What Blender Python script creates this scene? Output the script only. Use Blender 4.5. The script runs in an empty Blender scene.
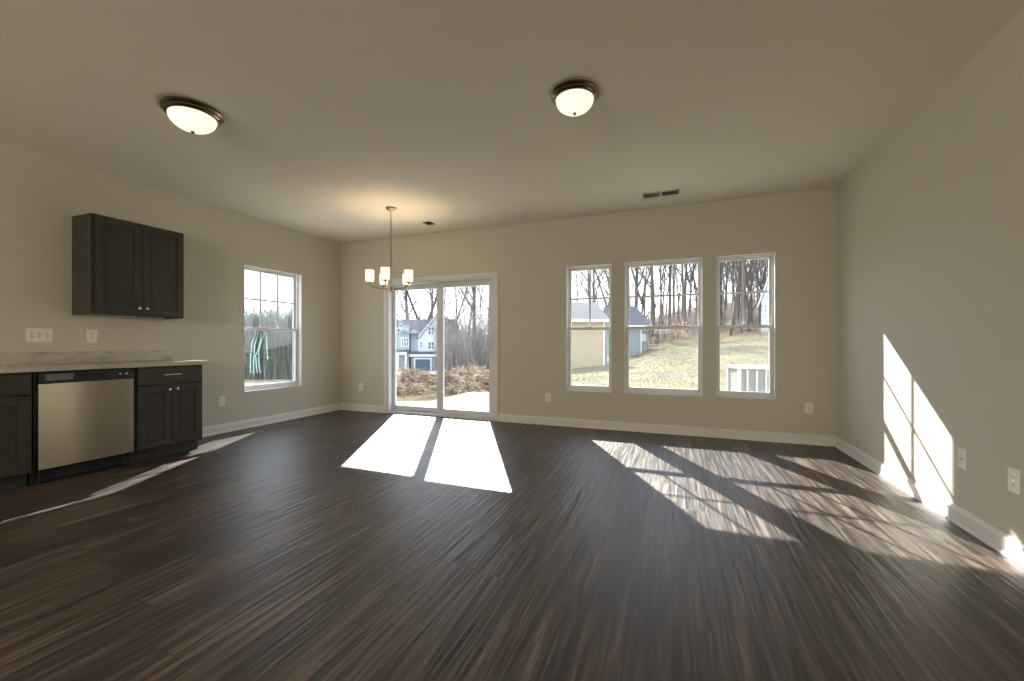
import bpy, bmesh, math, random
from mathutils import Vector, Matrix
random.seed(7)
S = bpy.context.scene
COL = S.collection
PI = math.pi

# ------------------------------------------------------------------ camera, world, sun, exposure
FPX, U0, V0, YAW, EYE = 414.5, 512.0, 343.6, math.radians(21.47), 1.087
cam = bpy.data.cameras.new('camera')
cam.sensor_width = 36.0
cam.lens = FPX / 1024 * 36.0
cam.shift_y = (V0 - 340.5) / 1024
cam.clip_end = 500
co = bpy.data.objects.new('camera', cam)
COL.objects.link(co)
co.location = (0, 0, EYE)
co.rotation_euler = (PI / 2, 0, YAW)
S.camera = co

SUN_STRENGTH, SKY_STRENGTH = 11.0, 2.0
S.view_settings.view_transform = 'Standard'
S.view_settings.look = 'None'
S.view_settings.gamma = 1.0
S.view_settings.use_curve_mapping = False
S.view_settings.exposure = 1.0
S.cycles.use_denoising = True
S.cycles.max_bounces = 14
S.cycles.diffuse_bounces = 8
S.cycles.glossy_bounces = 4
S.cycles.transparent_max_bounces = 24
S.cycles.sample_clamp_indirect = 6.0
S.cycles.caustics_reflective = False
S.cycles.caustics_refractive = False

w = bpy.data.worlds.new('sky')
S.world = w
w.use_nodes = True
nt = w.node_tree
nt.nodes.clear()
wo = nt.nodes.new('ShaderNodeOutputWorld')
bg = nt.nodes.new('ShaderNodeBackground')
tc = nt.nodes.new('ShaderNodeTexCoord')
sp = nt.nodes.new('ShaderNodeSeparateXYZ')
rp = nt.nodes.new('ShaderNodeValToRGB')
nt.links.new(tc.outputs['Generated'], sp.inputs[0])
nt.links.new(sp.outputs['Z'], rp.inputs[0])
rp.color_ramp.elements[0].position = 0.0
rp.color_ramp.elements[0].color = (0.93, 0.95, 1.0, 1)
rp.color_ramp.elements[1].position = 0.9
rp.color_ramp.elements[1].color = (0.62, 0.76, 1.0, 1)
nt.links.new(rp.outputs[0], bg.inputs[0])
bg.inputs[1].default_value = SKY_STRENGTH
nt.links.new(bg.outputs[0], wo.inputs[0])

sl = bpy.data.lights.new('sun', 'SUN')
sl.energy = SUN_STRENGTH
sl.color = (1.0, 0.94, 0.85)
sl.angle = math.radians(0.53)
so = bpy.data.objects.new('sun', sl)
COL.objects.link(so)
so.location = (-20, 40, 30)
so.rotation_euler = Vector((0.528, -1.0, -0.742)).to_track_quat('-Z', 'Y').to_euler()

# ------------------------------------------------------------------ helpers
class MB:
    """collects shapes and links them as one mesh object"""
    def __init__(self):
        self.v, self.f = [], []

    def add(self, vs, fs):
        n = len(self.v)
        self.v += [tuple(p) for p in vs]
        self.f += [tuple(i + n for i in q) for q in fs]

    def box(self, x0, x1, y0, y1, z0, z1):
        vs = [(x, y, z) for z in (z0, z1) for y in (y0, y1) for x in (x0, x1)]
        self.add(vs, [(0, 2, 3, 1), (4, 5, 7, 6), (0, 1, 5, 4), (2, 6, 7, 3), (0, 4, 6, 2), (1, 3, 7, 5)])
        return self

    def ring(self, x0, x1, z0, z1, y0, y1, l, r=None, b=None, t=None):
        """rectangular frame in the xz plane, made as one clean ring"""
        r = l if r is None else r
        b = l if b is None else b
        t = l if t is None else t
        o = [(x0, z0), (x1, z0), (x1, z1), (x0, z1)]
        i = [(x0 + l, z0 + b), (x1 - r, z0 + b), (x1 - r, z1 - t), (x0 + l, z1 - t)]
        vs = [(p[0], y0, p[1]) for p in o + i] + [(p[0], y1, p[1]) for p in o + i]
        fs = []
        for k in range(4):
            n = (k + 1) % 4
            fs += [(k, n, 4 + n, 4 + k), (8 + k, 12 + k, 12 + n, 8 + n), (k, 8 + k, 8 + n, n), (4 + k, 4 + n, 12 + n, 12 + k)]
        self.add(vs, fs)
        return self

    def tube(self, pts, rad, n=8, cap=True):
        pts = [Vector(p) for p in pts]
        if not hasattr(rad, '__len__'):
            rad = [rad] * len(pts)
        base = len(self.v)
        d0 = (pts[1] - pts[0]).normalized()
        a = d0.orthogonal().normalized()
        for k, p in enumerate(pts):
            if k == 0:
                d = d0
            elif k == len(pts) - 1:
                d = (pts[k] - pts[k - 1]).normalized()
            else:
                d = (pts[k + 1] - pts[k - 1]).normalized()
            a = (a - d * a.dot(d))
            a = a.normalized() if a.length > 1e-6 else d.orthogonal().normalized()
            b = d.cross(a)
            for j in range(n):
                t = 2 * PI * j / n
                self.v.append(tuple(p + (a * math.cos(t) + b * math.sin(t)) * rad[k]))
        for k in range(len(pts) - 1):
            for j in range(n):
                j2 = (j + 1) % n
                self.f.append((base + k * n + j, base + k * n + j2, base + (k + 1) * n + j2, base + (k + 1) * n + j))
        if cap:
            self.f.append(tuple(base + j for j in reversed(range(n))))
            self.f.append(tuple(base + (len(pts) - 1) * n + j for j in range(n)))
        return self

    def lathe(self, prof, c=(0, 0, 0), n=32, axis='z'):
        base = len(self.v)
        for r, h in prof:
            for j in range(n):
                t = 2 * PI * j / n
                x, y = r * math.cos(t), r * math.sin(t)
                p = (x, y, h) if axis == 'z' else ((x, h, y) if axis == 'y' else (h, x, y))
                self.v.append((p[0] + c[0], p[1] + c[1], p[2] + c[2]))
        for k in range(len(prof) - 1):
            for j in range(n):
                j2 = (j + 1) % n
                self.f.append((base + k * n + j, base + k * n + j2, base + (k + 1) * n + j2, base + (k + 1) * n + j))
        if prof[0][0] > 1e-5:
            self.f.append(tuple(base + j for j in reversed(range(n))))
        if prof[-1][0] > 1e-5:
            self.f.append(tuple(base + (len(prof) - 1) * n + j for j in range(n)))
        return self

    def prism(self, poly, y0, y1):
        """polygon in xz, extruded along y"""
        n = len(poly)
        vs = [(p[0], y0, p[1]) for p in poly] + [(p[0], y1, p[1]) for p in poly]
        fs = [tuple(range(n)), tuple(reversed(range(n, 2 * n)))]
        fs += [(k, n + k, n + (k + 1) % n, (k + 1) % n) for k in range(n)]
        self.add(vs, fs)
        return self

    def build(self, name, m, parent=None, bevel=0.0, smooth=False, loc=None):
        me = bpy.data.meshes.new(name)
        me.from_pydata(self.v, [], self.f)
        bm = bmesh.new()
        bm.from_mesh(me)
        bmesh.ops.remove_doubles(bm, verts=bm.verts, dist=1e-6)
        bmesh.ops.recalc_face_normals(bm, faces=bm.faces)
        bm.to_mesh(me)
        bm.free()
        if smooth:
            for p in me.polygons:
                p.use_smooth = True
            if hasattr(me, 'set_sharp_from_angle'):
                me.set_sharp_from_angle(angle=math.radians(40))
        me.materials.append(m)
        o = bpy.data.objects.new(name, me)
        COL.objects.link(o)
        if parent:
            o.parent = parent
        if loc:
            o.location = loc
        if bevel:
            b = o.modifiers.new('bevel', 'BEVEL')
            b.width = bevel
            b.segments = 2
            b.limit_method = 'ANGLE'
        return o


def tag(o, label=None, cat=None, group=None, kind=None):
    if label:
        o['label'] = label
    if cat:
        o['category'] = cat
    if group:
        o['group'] = group
    if kind:
        o['kind'] = kind
    return o


def empty(name, loc, rz=0.0):
    o = bpy.data.objects.new(name, None)
    COL.objects.link(o)
    o.location = loc
    o.rotation_euler = (0, 0, rz)
    o.empty_display_size = 0.1
    return o


def copy_tree(o, parent=None):
    c = o.copy()
    COL.objects.link(c)
    if parent:
        c.parent = parent
    for ch in o.children:
        copy_tree(ch, c)
    return c


RV = Vector((math.cos(YAW), math.sin(YAW), 0))
FV = Vector((-math.sin(YAW), math.cos(YAW), 0))


def spot(u, D):
    """ground-plan point at bearing u and range D"""
    p = FV * D + RV * ((u - U0) / FPX * D)
    return p.x, p.y

# ------------------------------------------------------------------ materials
def mat(name, color=(.5, .5, .5), rough=.5, metal=0.0, spec=.5, emit=None, estr=0.0):
    m = bpy.data.materials.new(name)
    m.use_nodes = True
    b = m.node_tree.nodes['Principled BSDF']
    b.inputs['Base Color'].default_value = (*color, 1)
    b.inputs['Roughness'].default_value = rough
    b.inputs['Metallic'].default_value = metal
    b.inputs['Specular IOR Level'].default_value = spec
    if emit:
        b.inputs['Emission Color'].default_value = (*emit, 1)
        b.inputs['Emission Strength'].default_value = estr
    return m


def N(m, t, **kw):
    n = m.node_tree.nodes.new(t)
    for k, v in kw.items():
        setattr(n, k, v)
    return n


def L(m, a, b):
    m.node_tree.links.new(a, b)


def P(m):
    return m.node_tree.nodes['Principled BSDF']


def noise_mat(name, cols, scale=5.0, rough=.6, detail=4, stretch=(1, 1, 1), bump=0.0, metal=0.0, spec=.5, pos=None, coords='Object', dist=0.0):
    m = mat(name, cols[0], rough, metal, spec)
    t = N(m, 'ShaderNodeTexCoord')
    mp = N(m, 'ShaderNodeMapping')
    mp.inputs['Scale'].default_value = stretch
    n = N(m, 'ShaderNodeTexNoise')
    n.inputs['Scale'].default_value = scale
    n.inputs['Detail'].default_value = detail
    n.inputs['Roughness'].default_value = .62
    n.inputs['Distortion'].default_value = dist
    r = N(m, 'ShaderNodeValToRGB')
    els = r.color_ramp.elements
    while len(els) < len(cols):
        els.new(.5)
    for k, c in enumerate(cols):
        els[k].position = pos[k] if pos else .3 + .4 * k / (len(cols) - 1)
        els[k].color = (*c, 1)
    L(m, t.outputs[coords], mp.inputs[0])
    L(m, mp.outputs[0], n.inputs['Vector'])
    L(m, n.outputs[0], r.inputs[0])
    L(m, r.outputs[0], P(m).inputs['Base Color'])
    if bump:
        b = N(m, 'ShaderNodeBump')
        b.inputs['Strength'].default_value = bump
        b.inputs['Distance'].default_value = .01
        L(m, n.outputs[0], b.inputs['Height'])
        L(m, b.outputs[0], P(m).inputs['Normal'])
    return m


def paint(name, c, rough=.75):
    a = tuple(x * .97 for x in c)
    return noise_mat(name, [a, c], scale=120, rough=rough, detail=2, bump=.04, spec=.3)


M = {}
M['wall'] = paint('wall_paint', (.60, .578, .497), .7)
M['ceiling'] = paint('ceiling_paint', (.84, .81, .715), .85)
M['trim'] = paint('trim_paint', (.76, .74, .71), .4)
M['vinyl'] = paint('white_vinyl', (.72, .73, .75), .4)
M['vinylglide'] = paint('grille_vinyl', (.70, .71, .73), .4)
M['cab'] = paint('cabinet_paint', (.050, .047, .039), .42)
M['plate'] = mat('outlet_plastic', (.84, .82, .78), .35)
M['slot'] = mat('dark_slot', (.02, .02, .02), .6)
M['black'] = mat('black_plastic', (.012, .012, .013), .3)
M['blackmatte'] = mat('black_kick', (.01, .01, .011), .7)
M['knob'] = mat('brushed_nickel', (.72, .69, .64), .25, 1.0)
M['nickel'] = mat('aged_nickel', (.40, .33, .25), .28, 1.0)
M['bronze'] = mat('fixture_metal', (.22, .165, .115), .22, 1.0)
M['cabin_wood'] = noise_mat('cabinet_underside_wood', [(.45, .27, .12), (.55, .35, .17)], scale=6, stretch=(1, 12, 1), rough=.6)
M['counter'] = noise_mat('stone_laminate', [(.30, .27, .225), (.47, .44, .385), (.54, .51, .455)], scale=9, stretch=(2.5, .8, 2.5), rough=.35, detail=6, dist=.6)
M['steel_in'] = mat('sink_steel', (.28, .27, .26), .3, 1.0)
M['grille'] = paint('vent_enamel', (.60, .57, .51), .5)
M['ventdark'] = mat('vent_shadow', (.05, .045, .04), .8)
M['alum'] = mat('aluminium_track', (.55, .55, .55), .35, .8)

# stainless steel with a fine vertical brushing
m = mat('brushed_stainless', (.52, .465, .37), .22, 1.0)
t = N(m, 'ShaderNodeTexCoord'); mp = N(m, 'ShaderNodeMapping'); mp.inputs['Scale'].default_value = (1, 1.0, 220)
n = N(m, 'ShaderNodeTexNoise'); n.inputs['Scale'].default_value = 3.0
b = N(m, 'ShaderNodeBump'); b.inputs['Strength'].default_value = .02; b.inputs['Distance'].default_value = .001
L(m, t.outputs['Object'], mp.inputs[0]); L(m, mp.outputs[0], n.inputs['Vector']); L(m, n.outputs[0], b.inputs['Height'])
L(m, b.outputs[0], P(m).inputs['Normal'])
tg = N(m, 'ShaderNodeTangent', direction_type='RADIAL', axis='Z')
L(m, tg.outputs[0], P(m).inputs['Tangent'])
P(m).inputs['Anisotropic'].default_value = .9
P(m).inputs['Anisotropic Rotation'].default_value = .25
M['steel'] = m

# window glass: clear with a facing-dependent mirror coat
def glass_mat(name, tint, base=.04):
    m = bpy.data.materials.new(name)
    m.use_nodes = True
    m.node_tree.nodes.clear()
    o = N(m, 'ShaderNodeOutputMaterial')
    mx = N(m, 'ShaderNodeMixShader')
    tr = N(m, 'ShaderNodeBsdfTransparent')
    tr.inputs[0].default_value = (*tint, 1)
    gl = N(m, 'ShaderNodeBsdfGlossy')
    gl.inputs['Roughness'].default_value = 0.0
    lw = N(m, 'ShaderNodeLayerWeight')
    lw.inputs[0].default_value = .5
    pw = N(m, 'ShaderNodeMath', operation='POWER'); pw.inputs[1].default_value = 5
    ml = N(m, 'ShaderNodeMath', operation='MULTIPLY_ADD'); ml.inputs[1].default_value = .9; ml.inputs[2].default_value = base
    L(m, lw.outputs['Facing'], pw.inputs[0]); L(m, pw.outputs[0], ml.inputs[0]); L(m, ml.outputs[0], mx.inputs[0])
    L(m, tr.outputs[0], mx.inputs[1]); L(m, gl.outputs[0], mx.inputs[2]); L(m, mx.outputs[0], o.inputs[0])
    return m


M['glass'] = glass_mat('window_glass', (.97, .985, .98))
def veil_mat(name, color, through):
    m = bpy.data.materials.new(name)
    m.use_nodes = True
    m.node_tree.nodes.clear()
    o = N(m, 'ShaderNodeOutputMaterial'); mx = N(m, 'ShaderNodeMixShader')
    tr = N(m, 'ShaderNodeBsdfTransparent'); df = N(m, 'ShaderNodeBsdfTranslucent' if name == 'teal_translucent' else 'ShaderNodeBsdfDiffuse')
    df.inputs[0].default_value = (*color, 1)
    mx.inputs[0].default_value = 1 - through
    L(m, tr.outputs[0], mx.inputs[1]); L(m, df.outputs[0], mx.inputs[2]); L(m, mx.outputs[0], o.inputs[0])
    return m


M['screen'] = veil_mat('insect_mesh', (.25, .26, .26), .80)
M['film'] = veil_mat('teal_translucent', (.44, .72, .72), .68)

def lamp_glass(name, c, s):
    return mat(name, (.9, .86, .75), .35, 0, .4, c, s)


M['bowl'] = lamp_glass('lit_frosted_bowl', (1.0, .88, .66), .55)
M['opal'] = lamp_glass('lit_opal_shade', (1.0, .84, .60), .62)

# plank floor: boards along y, a seam map, per-board tone and long grain
m = mat('vinyl_plank_floor', (.05, .04, .035), .34)
nodes = m.node_tree.nodes
tcn = N(m, 'ShaderNodeTexCoord')
sx = N(m, 'ShaderNodeSeparateXYZ')
L(m, tcn.outputs['Object'], sx.inputs[0])


def mth(op, a, b=None, c=None):
    n = N(m, 'ShaderNodeMath', operation=op)
    for k, x in enumerate((a, b, c)):
        if x is None:
            continue
        if isinstance(x, (int, float)):
            n.inputs[k].default_value = x
        else:
            L(m, x, n.inputs[k])
    return n.outputs[0]


PW, PL = .178, 1.22
rx = mth('DIVIDE', sx.outputs['X'], PW)
row = mth('FLOOR', rx)
wn1 = N(m, 'ShaderNodeTexWhiteNoise', noise_dimensions='1D'); L(m, row, wn1.inputs['W'])
ry = mth('ADD', mth('DIVIDE', sx.outputs['Y'], PL), wn1.outputs['Value'])
colm = mth('FLOOR', ry)
cb = N(m, 'ShaderNodeCombineXYZ'); L(m, row, cb.inputs[0]); L(m, colm, cb.inputs[1])
wn2 = N(m, 'ShaderNodeTexWhiteNoise', noise_dimensions='2D'); L(m, cb.outputs[0], wn2.inputs['Vector'])
fx = mth('FRACT', rx); fy = mth('FRACT', ry)
ex = mth('MULTIPLY', mth('MINIMUM', fx, mth('SUBTRACT', 1.0, fx)), PW)
ey = mth('MULTIPLY', mth('MINIMUM', fy, mth('SUBTRACT', 1.0, fy)), PL)
edge = mth('MINIMUM', ex, ey)
seam = mth('LESS_THAN', edge, .0014)
# grain coordinates, shifted for every board
cg = N(m, 'ShaderNodeCombineXYZ')
L(m, mth('MULTIPLY', sx.outputs['X'], 1.0), cg.inputs[0])
L(m, mth('MULTIPLY', sx.outputs['Y'], .045), cg.inputs[1])
L(m, mth('MULTIPLY', wn2.outputs['Value'], 37.0), cg.inputs[2])
g1 = N(m, 'ShaderNodeTexNoise'); g1.inputs['Scale'].default_value = 38; g1.inputs['Detail'].default_value = 5; g1.inputs['Roughness'].default_value = .65; g1.inputs['Distortion'].default_value = .35
L(m, cg.outputs[0], g1.inputs['Vector'])
cg2 = N(m, 'ShaderNodeCombineXYZ')
L(m, sx.outputs['X'], cg2.inputs[0]); L(m, mth('MULTIPLY', sx.outputs['Y'], .12), cg2.inputs[1]); L(m, mth('MULTIPLY', wn2.outputs['Value'], 91.0), cg2.inputs[2])
g2 = N(m, 'ShaderNodeTexNoise'); g2.inputs['Scale'].default_value = 9; g2.inputs['Detail'].default_value = 4; g2.inputs['Distortion'].default_value = .8
L(m, cg2.outputs[0], g2.inputs['Vector'])
val = mth('ADD', mth('MULTIPLY_ADD', g1.outputs[0], 1.6, -.575), mth('ADD', mth('MULTIPLY', g2.outputs[0], .40), mth('MULTIPLY', wn2.outputs['Value'], .14)))
rr = N(m, 'ShaderNodeValToRGB')
e = rr.color_ramp.elements
e[0].position = .28; e[0].color = (.013, .0098, .0085, 1)
e[1].position = .80; e[1].color = (.175, .124, .10, 1)
q = e.new(.46); q.color = (.038, .027, .0225, 1)
q = e.new(.60); q.color = (.074, .053, .0435, 1)
L(m, val, rr.inputs[0])
mxs = N(m, 'ShaderNodeMix', data_type='RGBA')
L(m, mth('MULTIPLY', seam, .8), mxs.inputs[0]); L(m, rr.outputs[0], mxs.inputs[6]); mxs.inputs[7].default_value = (.008, .006, .005, 1)
L(m, mxs.outputs[2], P(m).inputs['Base Color'])
cg3 = N(m, 'ShaderNodeCombineXYZ')
L(m, sx.outputs['X'], cg3.inputs[0]); L(m, mth('MULTIPLY', sx.outputs['Y'], .06), cg3.inputs[1]); L(m, mth('MULTIPLY', wn2.outputs['Value'], 53.0), cg3.inputs[2])
g3 = N(m, 'ShaderNodeTexNoise'); g3.inputs['Scale'].default_value = 26; g3.inputs['Detail'].default_value = 2; g3.inputs['Distortion'].default_value = .4
L(m, cg3.outputs[0], g3.inputs['Vector'])
bp2 = N(m, 'ShaderNodeBump'); bp2.inputs['Strength'].default_value = .55; bp2.inputs['Distance'].default_value = .012
L(m, g3.outputs[0], bp2.inputs['Height'])
hb = mth('SUBTRACT', mth('MULTIPLY', g1.outputs[0], .6), mth('MULTIPLY', seam, .6))
bp = N(m, 'ShaderNodeBump'); bp.inputs['Strength'].default_value = .5; bp.inputs['Distance'].default_value = .005
L(m, bp2.outputs[0], bp.inputs['Normal']); L(m, hb, bp.inputs['Height']); L(m, bp.outputs[0], P(m).inputs['Normal'])
L(m, mth('MULTIPLY_ADD', g1.outputs[0], .30, .28), P(m).inputs['Roughness'])
P(m).inputs['Specular IOR Level'].default_value = .75
M['floor'] = m

# outdoors
M['concrete'] = noise_mat('patio_concrete', [(.40, .39, .37), (.50, .49, .465)], scale=6, rough=.9, detail=6)
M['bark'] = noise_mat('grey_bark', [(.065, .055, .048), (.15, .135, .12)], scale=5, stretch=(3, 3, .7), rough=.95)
M['barkhaze'] = noise_mat('hazy_bark', [(.09, .075, .066), (.19, .165, .15)], scale=5, stretch=(3, 3, .7), rough=.95)  # far trees: distance haze put into a lighter bark colour
M['stem'] = noise_mat('thicket_stems', [(.17, .152, .148), (.34, .305, .295)], scale=.8, rough=.95)
M['needle'] = noise_mat('dull_green_leaves', [(.05, .07, .045), (.13, .16, .11)], scale=2, rough=.9)
M['twig'] = noise_mat('cut_brush', [(.04, .03, .022), (.27, .205, .145), (.62, .53, .42)], scale=3.2, rough=.95, detail=6)
M['straw'] = noise_mat('dry_blades', [(.16, .13, .08), (.42, .37, .27), (.27, .25, .15)], scale=.9, rough=.95)
M['shingle'] = noise_mat('grey_shingles', [(.09, .089, .097), (.14, .138, .15)], scale=9, stretch=(1, 1, 5), rough=.95)
def siding(name, c, pitch=.18):
    m = mat(name, c, .7)
    t = N(m, 'ShaderNodeTexCoord'); s = N(m, 'ShaderNodeSeparateXYZ')
    L(m, t.outputs['Object'], s.inputs[0])
    d = N(m, 'ShaderNodeMath', operation='DIVIDE'); d.inputs[1].default_value = pitch; L(m, s.outputs['Z'], d.inputs[0])
    f = N(m, 'ShaderNodeMath', operation='FRACT'); L(m, d.outputs[0], f.inputs[0])
    b = N(m, 'ShaderNodeBump'); b.inputs['Strength'].default_value = .9; b.inputs['Distance'].default_value = .02
    L(m, f.outputs[0], b.inputs['Height']); L(m, b.outputs[0], P(m).inputs['Normal'])
    return m


M['blue_siding'] = siding('pale_blue_siding', (.58, .65, .73))
M['deepblue_siding'] = siding('blue_grey_siding', (.22, .30, .36))
M['tealwall'] = siding('teal_siding', (.30, .40, .43))
M['tan_siding'] = siding('tan_siding', (.54, .455, .33))
M['slate_siding'] = siding('slate_siding', (.31, .345, .37))
M['white_siding'] = siding('white_siding', (.55, .56, .57))
M['whitetrim'] = mat('outdoor_white_trim', (.68, .69, .70), .5)
M['darkpane'] = mat('dark_house_glass', (.05, .065, .08), .1)
M['garage'] = siding('garage_door_slate', (.10, .14, .19), .5)
M['acwhite'] = mat('condenser_enamel', (.60, .60, .58), .5)
M['acgrey'] = mat('condenser_coil', (.27, .275, .28), .7)

# lawn: straw mulch over thin grass, brown leaf litter further off
m = mat('lawn_and_leaf_litter', (.3, .27, .18), .95)
t = N(m, 'ShaderNodeTexCoord')
n1 = N(m, 'ShaderNodeTexNoise'); n1.inputs['Scale'].default_value = 13.0; n1.inputs['Detail'].default_value = 8; n1.inputs['Roughness'].default_value = .75
n2 = N(m, 'ShaderNodeTexNoise'); n2.inputs['Scale'].default_value = .35; n2.inputs['Detail'].default_value = 4
L(m, t.outputs['Object'], n1.inputs['Vector']); L(m, t.outputs['Object'], n2.inputs['Vector'])
r1 = N(m, 'ShaderNodeValToRGB'); e = r1.color_ramp.elements
e[0].position = .36; e[0].color = (.10, .085, .065, 1)
e[1].position = .68; e[1].color = (.35, .32, .265, 1)
q = e.new(.46); q.color = (.20, .168, .115, 1)
r2 = N(m, 'ShaderNodeValToRGB'); e = r2.color_ramp.elements
e[0].position = .30; e[0].color = (.10, .09, .04, 1)
e[1].position = .68; e[1].color = (.31, .275, .165, 1)
q = e.new(.48); q.color = (.23, .20, .105, 1)
L(m, n1.outputs[0], r1.inputs[0]); L(m, n1.outputs[0], r2.inputs[0])
gm = N(m, 'ShaderNodeValToRGB'); gm.color_ramp.elements[0].position = .40; gm.color_ramp.elements[1].position = .68
L(m, n2.outputs[0], gm.inputs[0])
mx1 = N(m, 'ShaderNodeMix', data_type='RGBA')
L(m, gm.outputs[0], mx1.inputs[0]); L(m, r1.outputs[0], mx1.inputs[6]); L(m, r2.outputs[0], mx1.inputs[7])
L(m, mx1.outputs[2], P(m).inputs['Base Color'])
M['lawn'] = m
P(m).inputs['Specular IOR Level'].default_value = .05
M['litter'] = noise_mat('leaf_litter', [(.11, .07, .045), (.23, .155, .105), (.34, .26, .20)], scale=1.6, rough=.95, detail=8)

for k_ in ('concrete', 'bark', 'barkhaze', 'stem', 'needle', 'twig', 'straw', 'shingle', 'blue_siding', 'deepblue_siding', 'tealwall', 'tan_siding', 'slate_siding', 'white_siding', 'garage', 'litter'):
    P(M[k_]).inputs['Specular IOR Level'].default_value = .06

# ------------------------------------------------------------------ room shell
XL, XR, YB, YF, HC, TH = -5.13, 1.59, 5.333, -8.9, 2.74, .150


def wall_holes(name, a0, a1, z0, z1, holes, thick):
    """wall in local x (a) / z with rectangular holes; inner face y=0, outer face y=thick"""
    xs = sorted({a0, a1, *[h[0] for h in holes], *[h[1] for h in holes]})
    zs = sorted({z0, z1, *[h[2] for h in holes], *[h[3] for h in holes]})

    def solid(i, j):
        if not (0 <= i < len(xs) - 1 and 0 <= j < len(zs) - 1):
            return False
        cx, cz = (xs[i] + xs[i + 1]) / 2, (zs[j] + zs[j + 1]) / 2
        return not any(h[0] < cx < h[1] and h[2] < cz < h[3] for h in holes)
    b = MB()
    for i in range(len(xs) - 1):
        for j in range(len(zs) - 1):
            if not solid(i, j):
                continue
            x0, x1, q0, q1 = xs[i], xs[i + 1], zs[j], zs[j + 1]
            for y in (0, thick):
                b.add([(x0, y, q0), (x1, y, q0), (x1, y, q1), (x0, y, q1)], [(0, 1, 2, 3)])
            for di, dj, seg in ((-1, 0, ((x0, q0), (x0, q1))), (1, 0, ((x1, q0), (x1, q1))), (0, -1, ((x0, q0), (x1, q0))), (0, 1, ((x0, q1), (x1, q1)))):
                if not solid(i + di, j + dj):
                    (xa, za), (xb, zb) = seg
                    b.add([(xa, 0, za), (xb, 0, zb), (xb, thick, zb), (xa, thick, za)], [(0, 1, 2, 3)])
    return b


b = MB().box(XL - TH, XR + TH, YF - TH, YB + TH, -.12, 0)
tag(b.build('floor', M['floor']), 'dark brown wood-look plank floor', 'floor', kind='structure')
b = MB().box(XL - TH, XR + TH, YF - TH, YB + TH, HC, HC + .2)
tag(b.build('ceiling', M['ceiling']), 'flat beige painted ceiling', 'ceiling', kind='structure')

WIN_B = [(-1.331, -.745, .467, 2.10), (-.587, .300, .467, 2.10), (.442, 1.034, .467, 2.10)]
DOOR = (-4.205, -2.356, 0.0, 2.035)
WIN_L = (3.679, 4.556, .467, 2.10)
o = wall_holes('wall_back', XL, XR, 0, HC, WIN_B + [DOOR], TH).build('wall_back', M['wall'], loc=(0, YB, 0))
tag(o, 'beige back wall with the glass door and three windows', 'wall', kind='structure')
WIN_FILL = [(-1.9, -1.0, 1.05, 2.10), (-4.0, -3.1, .467, 2.10), (-5.6, -4.7, .467, 2.10)]  # unseen windows, added to let fill daylight into the room
o = wall_holes('wall_left', YF - TH, YB + TH, 0, HC, [WIN_L] + WIN_FILL, TH).build('wall_left', M['wall'], loc=(XL, 0, 0))
o.rotation_euler = (0, 0, PI / 2)
tag(o, 'beige left wall with kitchen cabinets and one window', 'wall', kind='structure')
o = MB().box(XR, XR + TH, YF - TH, YB + TH, 0, HC).build('wall_right', M['wall'])
tag(o, 'plain beige right wall catching a window-shaped patch of sun', 'wall', kind='structure')
FWIN = [(-1.05, -.15, 0.0, 2.05)]
o = wall_holes('wall_front', -XR, -XL, 0, HC, [(-h[1], -h[0], h[2], h[3]) for h in FWIN], TH).build('wall_front', M['wall'], loc=(0, YF, 0))
o.rotation_euler = (0, 0, PI)
tag(o, 'beige wall at the far end of the house behind the viewer', 'wall', kind='structure')

BASE = [(0, 0), (.020, 0), (.020, .006), (.016, .018), (.013, .020), (.013, .082), (.010, .090), (.006, .094), (.006, .104), (0, .107)]


def baseboard(name, p0, p1, nrm, label):
    """profile swept from p0 to p1, thickness growing along nrm"""
    b = MB()
    vs = []
    for p in (p0, p1):
        vs += [(p[0] + nrm[0] * t, p[1] + nrm[1] * t, z) for t, z in BASE]
    n = len(BASE)
    fs = [(k, (k + 1) % n, n + (k + 1) % n, n + k) for k in range(n)] + [tuple(range(n)), tuple(range(n, 2 * n))]
    b.add(vs, fs)
    return tag(b.build(name, M['trim']), label, 'baseboard', kind='structure')


baseboard('baseboard_left', (XL, 2.81), (XL, YB), (1, 0), 'white baseboard along the left wall below its window')
baseboard('baseboard_back_left', (XL, YB), (-4.262, YB), (0, -1), 'short white baseboard between left corner and glass door')
baseboard('baseboard_back_right', (-2.298, YB), (XR, YB), (0, -1), 'long white baseboard below the three back windows')
baseboard('baseboard_right', (XR, YF), (XR, YB), (-1, 0), 'white baseboard along the right wall, partly in sun')

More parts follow.
